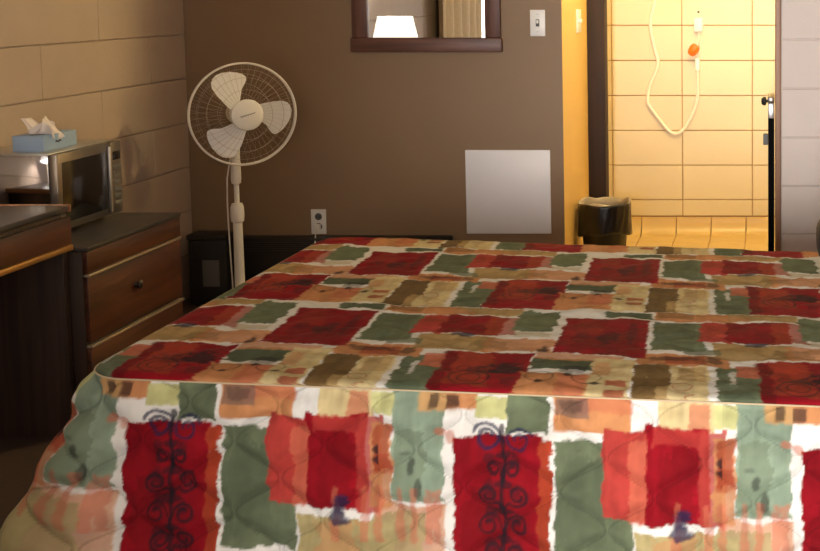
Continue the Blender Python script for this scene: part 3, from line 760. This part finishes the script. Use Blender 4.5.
# drop: perimeter from the head end along the front, round the foot, and back along the far side
xs_f = np.arange(XH, XL0+RC, -.0032); per = [(x, 0., 0., -1.) for x in xs_f]
aa = np.linspace(0, np.pi/2, 62)[1:]
per += [(XL0+RC-RC*math.sin(a), RC-RC*math.cos(a), -math.sin(a), -math.cos(a)) for a in aa]
per += [(XL0, q, -1., 0.) for q in np.arange(RC+.0032, WQ-RC, .0032)]
per += [(XL0+RC-RC*math.cos(a), WQ-RC+RC*math.sin(a), -math.cos(a), math.sin(a)) for a in aa]
per += [(x, WQ, 0., 1.) for x in np.arange(XL0+RC+.01, XH, .01)]
per = np.array(per); PX, PQ = per[:, 0], per[:, 1]; PYw = Yf(PX)+PQ*(1-.040*np.clip((PX-XL0)/1.6, 0, 1.2))
ds = np.sqrt(np.diff(PX)**2+np.diff(PYw)**2); s0 = np.concatenate([[0], np.cumsum(ds)])
# s measured rightwards from the scroll patch: s at X=-1.359 front is 0
sp = (XH+1.359*K)*1.0071-s0
DL = .50; nw = 130; ww = np.linspace(0, DL, nw)
Sg, Wg = np.meshgrid(sp, ww, indexing='ij'); Sg, Wg = Sg.ravel(), Wg.ravel()
NXg = np.repeat(per[:, 2], nw); NYg = np.repeat(per[:, 3]-.0, nw)
gx = np.repeat(PX, nw); gy = np.repeat(PYw, nw)
corner = np.exp(-((Sg+.10)/.22)**2)+np.exp(-((Sg+1.5)/.2)**2)
left = np.clip(-Sg/.15, 0, 1)
fl = .016*(1-np.exp(-Wg/.03))+(.07+.42*np.clip(left, 0, 1))*Wg+.06*corner*Wg
fold = Wg*(.055*np.sin(Sg*13+1.2*np.sin(Sg*4.1))+.030*np.sin(Sg*29+.8)+.05*fbm(Sg*6, Wg*2, 2))
fold *= .55*(1-.75*np.clip(left, 0, 1))
q_ = quilt(Sg, Wg+.03, .017)*np.clip(Wg/.02, 0, 1)+.018*fbm(Sg*9+Wg*5, Wg*9-Sg*4, 4)*np.clip(Wg/.03, 0, 1)+.009*fbm(Sg*26+Wg*14, Wg*18, 5)*np.clip(Wg/.03, 0, 1)
off = fl+fold+q_
V = np.stack([gx+NXg*off, gy+NYg*off, ZT-.013-Wg*.97], 1)
grid_mesh('drop_panel', V, drop_pattern(Sg/K, Wg/K), len(per), nw, bs, cloth)
pip = [(PX[i]+per[i, 2]*.002, PYw[i]+per[i, 3]*.002, ZT-.0125) for i in range(0, len(per), 6)]
MB().tube(pip, .0018, 6).build('piping', mat('cream_piping', (170, 150, 120), .9), bs)

# ------------------------------------------------------------------ black bag at the head of the bed
bg = thing('duffel_bag', (.255, 3.46, ZT), 'dark bag lying on the bed at the right edge of the picture', 'bag')
t = bmesh.new(); bmesh.ops.create_uvsphere(t, u_segments=32, v_segments=20, radius=1)
for v in t.verts:
    p = v.co; e = .6
    sg = lambda c: math.copysign(abs(c)**e, c)
    v.co = Vector((.255+.125*sg(p.x), 3.46+.16*sg(p.y), ZT+.080+.068*sg(p.z)))
MB().add(t).build('body', M['duffel'], bg)
MB().tube(smooth_path([(.185, 3.40, ZT+.14), (.195, 3.41, ZT+.165), (.255, 3.42, ZT+.18), (.315, 3.41, ZT+.165), (.325, 3.40, ZT+.14)]), .008, 8).build('handle', M['duffel'], bg)

# ------------------------------------------------------------------ bathroom lamps (out of the frame)
def lampball(loc_, ax_, label, watts, nm='wall_lamp'):
    t = thing(nm, loc_, label, 'lamp')
    MB().lathe([(0, 0), (.05, 0), (.05, .015), (.02, .03), (0, .03)], loc_, 24, ax_).build('mount', M['steel'], t)
    c = Vector(loc_)+Vector(ax_)*.085
    g_ = MB().lathe([(.07*math.sin(math.pi*i/14), -.07*math.cos(math.pi*i/14)) for i in range(15)], c, 28)
    m = M['globe'].copy(); m.node_tree.nodes['Principled BSDF'].inputs['Emission Strength'].default_value = watts
    g_.build('globe', m, t)
lampball((XR-.001, 6.12, 1.66), (-1, 0, 0), 'round glass lamp on the wall behind the grey block partition', 70)
lampball((-.36, 5.80, H-.001), (0, 0, -1), 'round glass lamp on the ceiling of the bathroom entry', 440, 'ceiling_lamp')

# ------------------------------------------------------------------ daylight and lamp light
def area(name, loc_, rot, sx, sy, power, color):
    l = bpy.data.lights.new(name, 'AREA'); l.shape = 'RECTANGLE'; l.size = sx; l.size_y = sy; l.energy = power; l.color = color
    o = bpy.data.objects.new(name, l); COL.objects.link(o); o.location = loc_; o.rotation_euler = rot; return o
area('door_daylight', ((GX0+GX1)/2, YF-.13, 1.08), (R(90), 0, 0), GX1-GX0-.1, 1.9, 590, (1, .98, .96))
area('window_daylight', (XL-.16, (WY0+WY1)/2, (WZ0+WZ1)/2), (0, R(-90), 0), WZ1-WZ0-.08, WY1-WY0-.08, 60, (1, .97, .94))
pl_ = bpy.data.lights.new('lamp_bulb', 'POINT'); pl_.energy = 10; pl_.color = (1, .93, .84); pl_.shadow_soft_size = .03
o = bpy.data.objects.new('lamp_bulb', pl_); COL.objects.link(o); o.location = (lx, ly, lz+.37)

wd = bpy.data.worlds.new('World'); bpy.context.scene.world = wd; wd.use_nodes = True
bgn = wd.node_tree.nodes['Background']; bgn.inputs['Color'].default_value = (.75, .85, 1, 1); bgn.inputs['Strength'].default_value = 1.0

# ------------------------------------------------------------------ camera
cam = bpy.data.cameras.new('Camera'); co = bpy.data.objects.new('Camera', cam); COL.objects.link(co)
F = 1250.; PXC, PYC = 770., 97.; TH = math.atan((PYC+10)/F)
co.location = (0, 0, 1.4); co.rotation_euler = (R(90)-TH, 0, 0)
cam.sensor_fit = 'HORIZONTAL'; cam.sensor_width = 36; cam.lens = 36*F/820
cam.shift_x = -(PXC-410)/820; cam.shift_y = -(275.5-PYC)/820; cam.clip_start = .05
sc = bpy.context.scene; sc.camera = co
sc.view_settings.view_transform = 'Standard'; sc.view_settings.look = 'None'; sc.view_settings.exposure = .35; sc.view_settings.gamma = 1
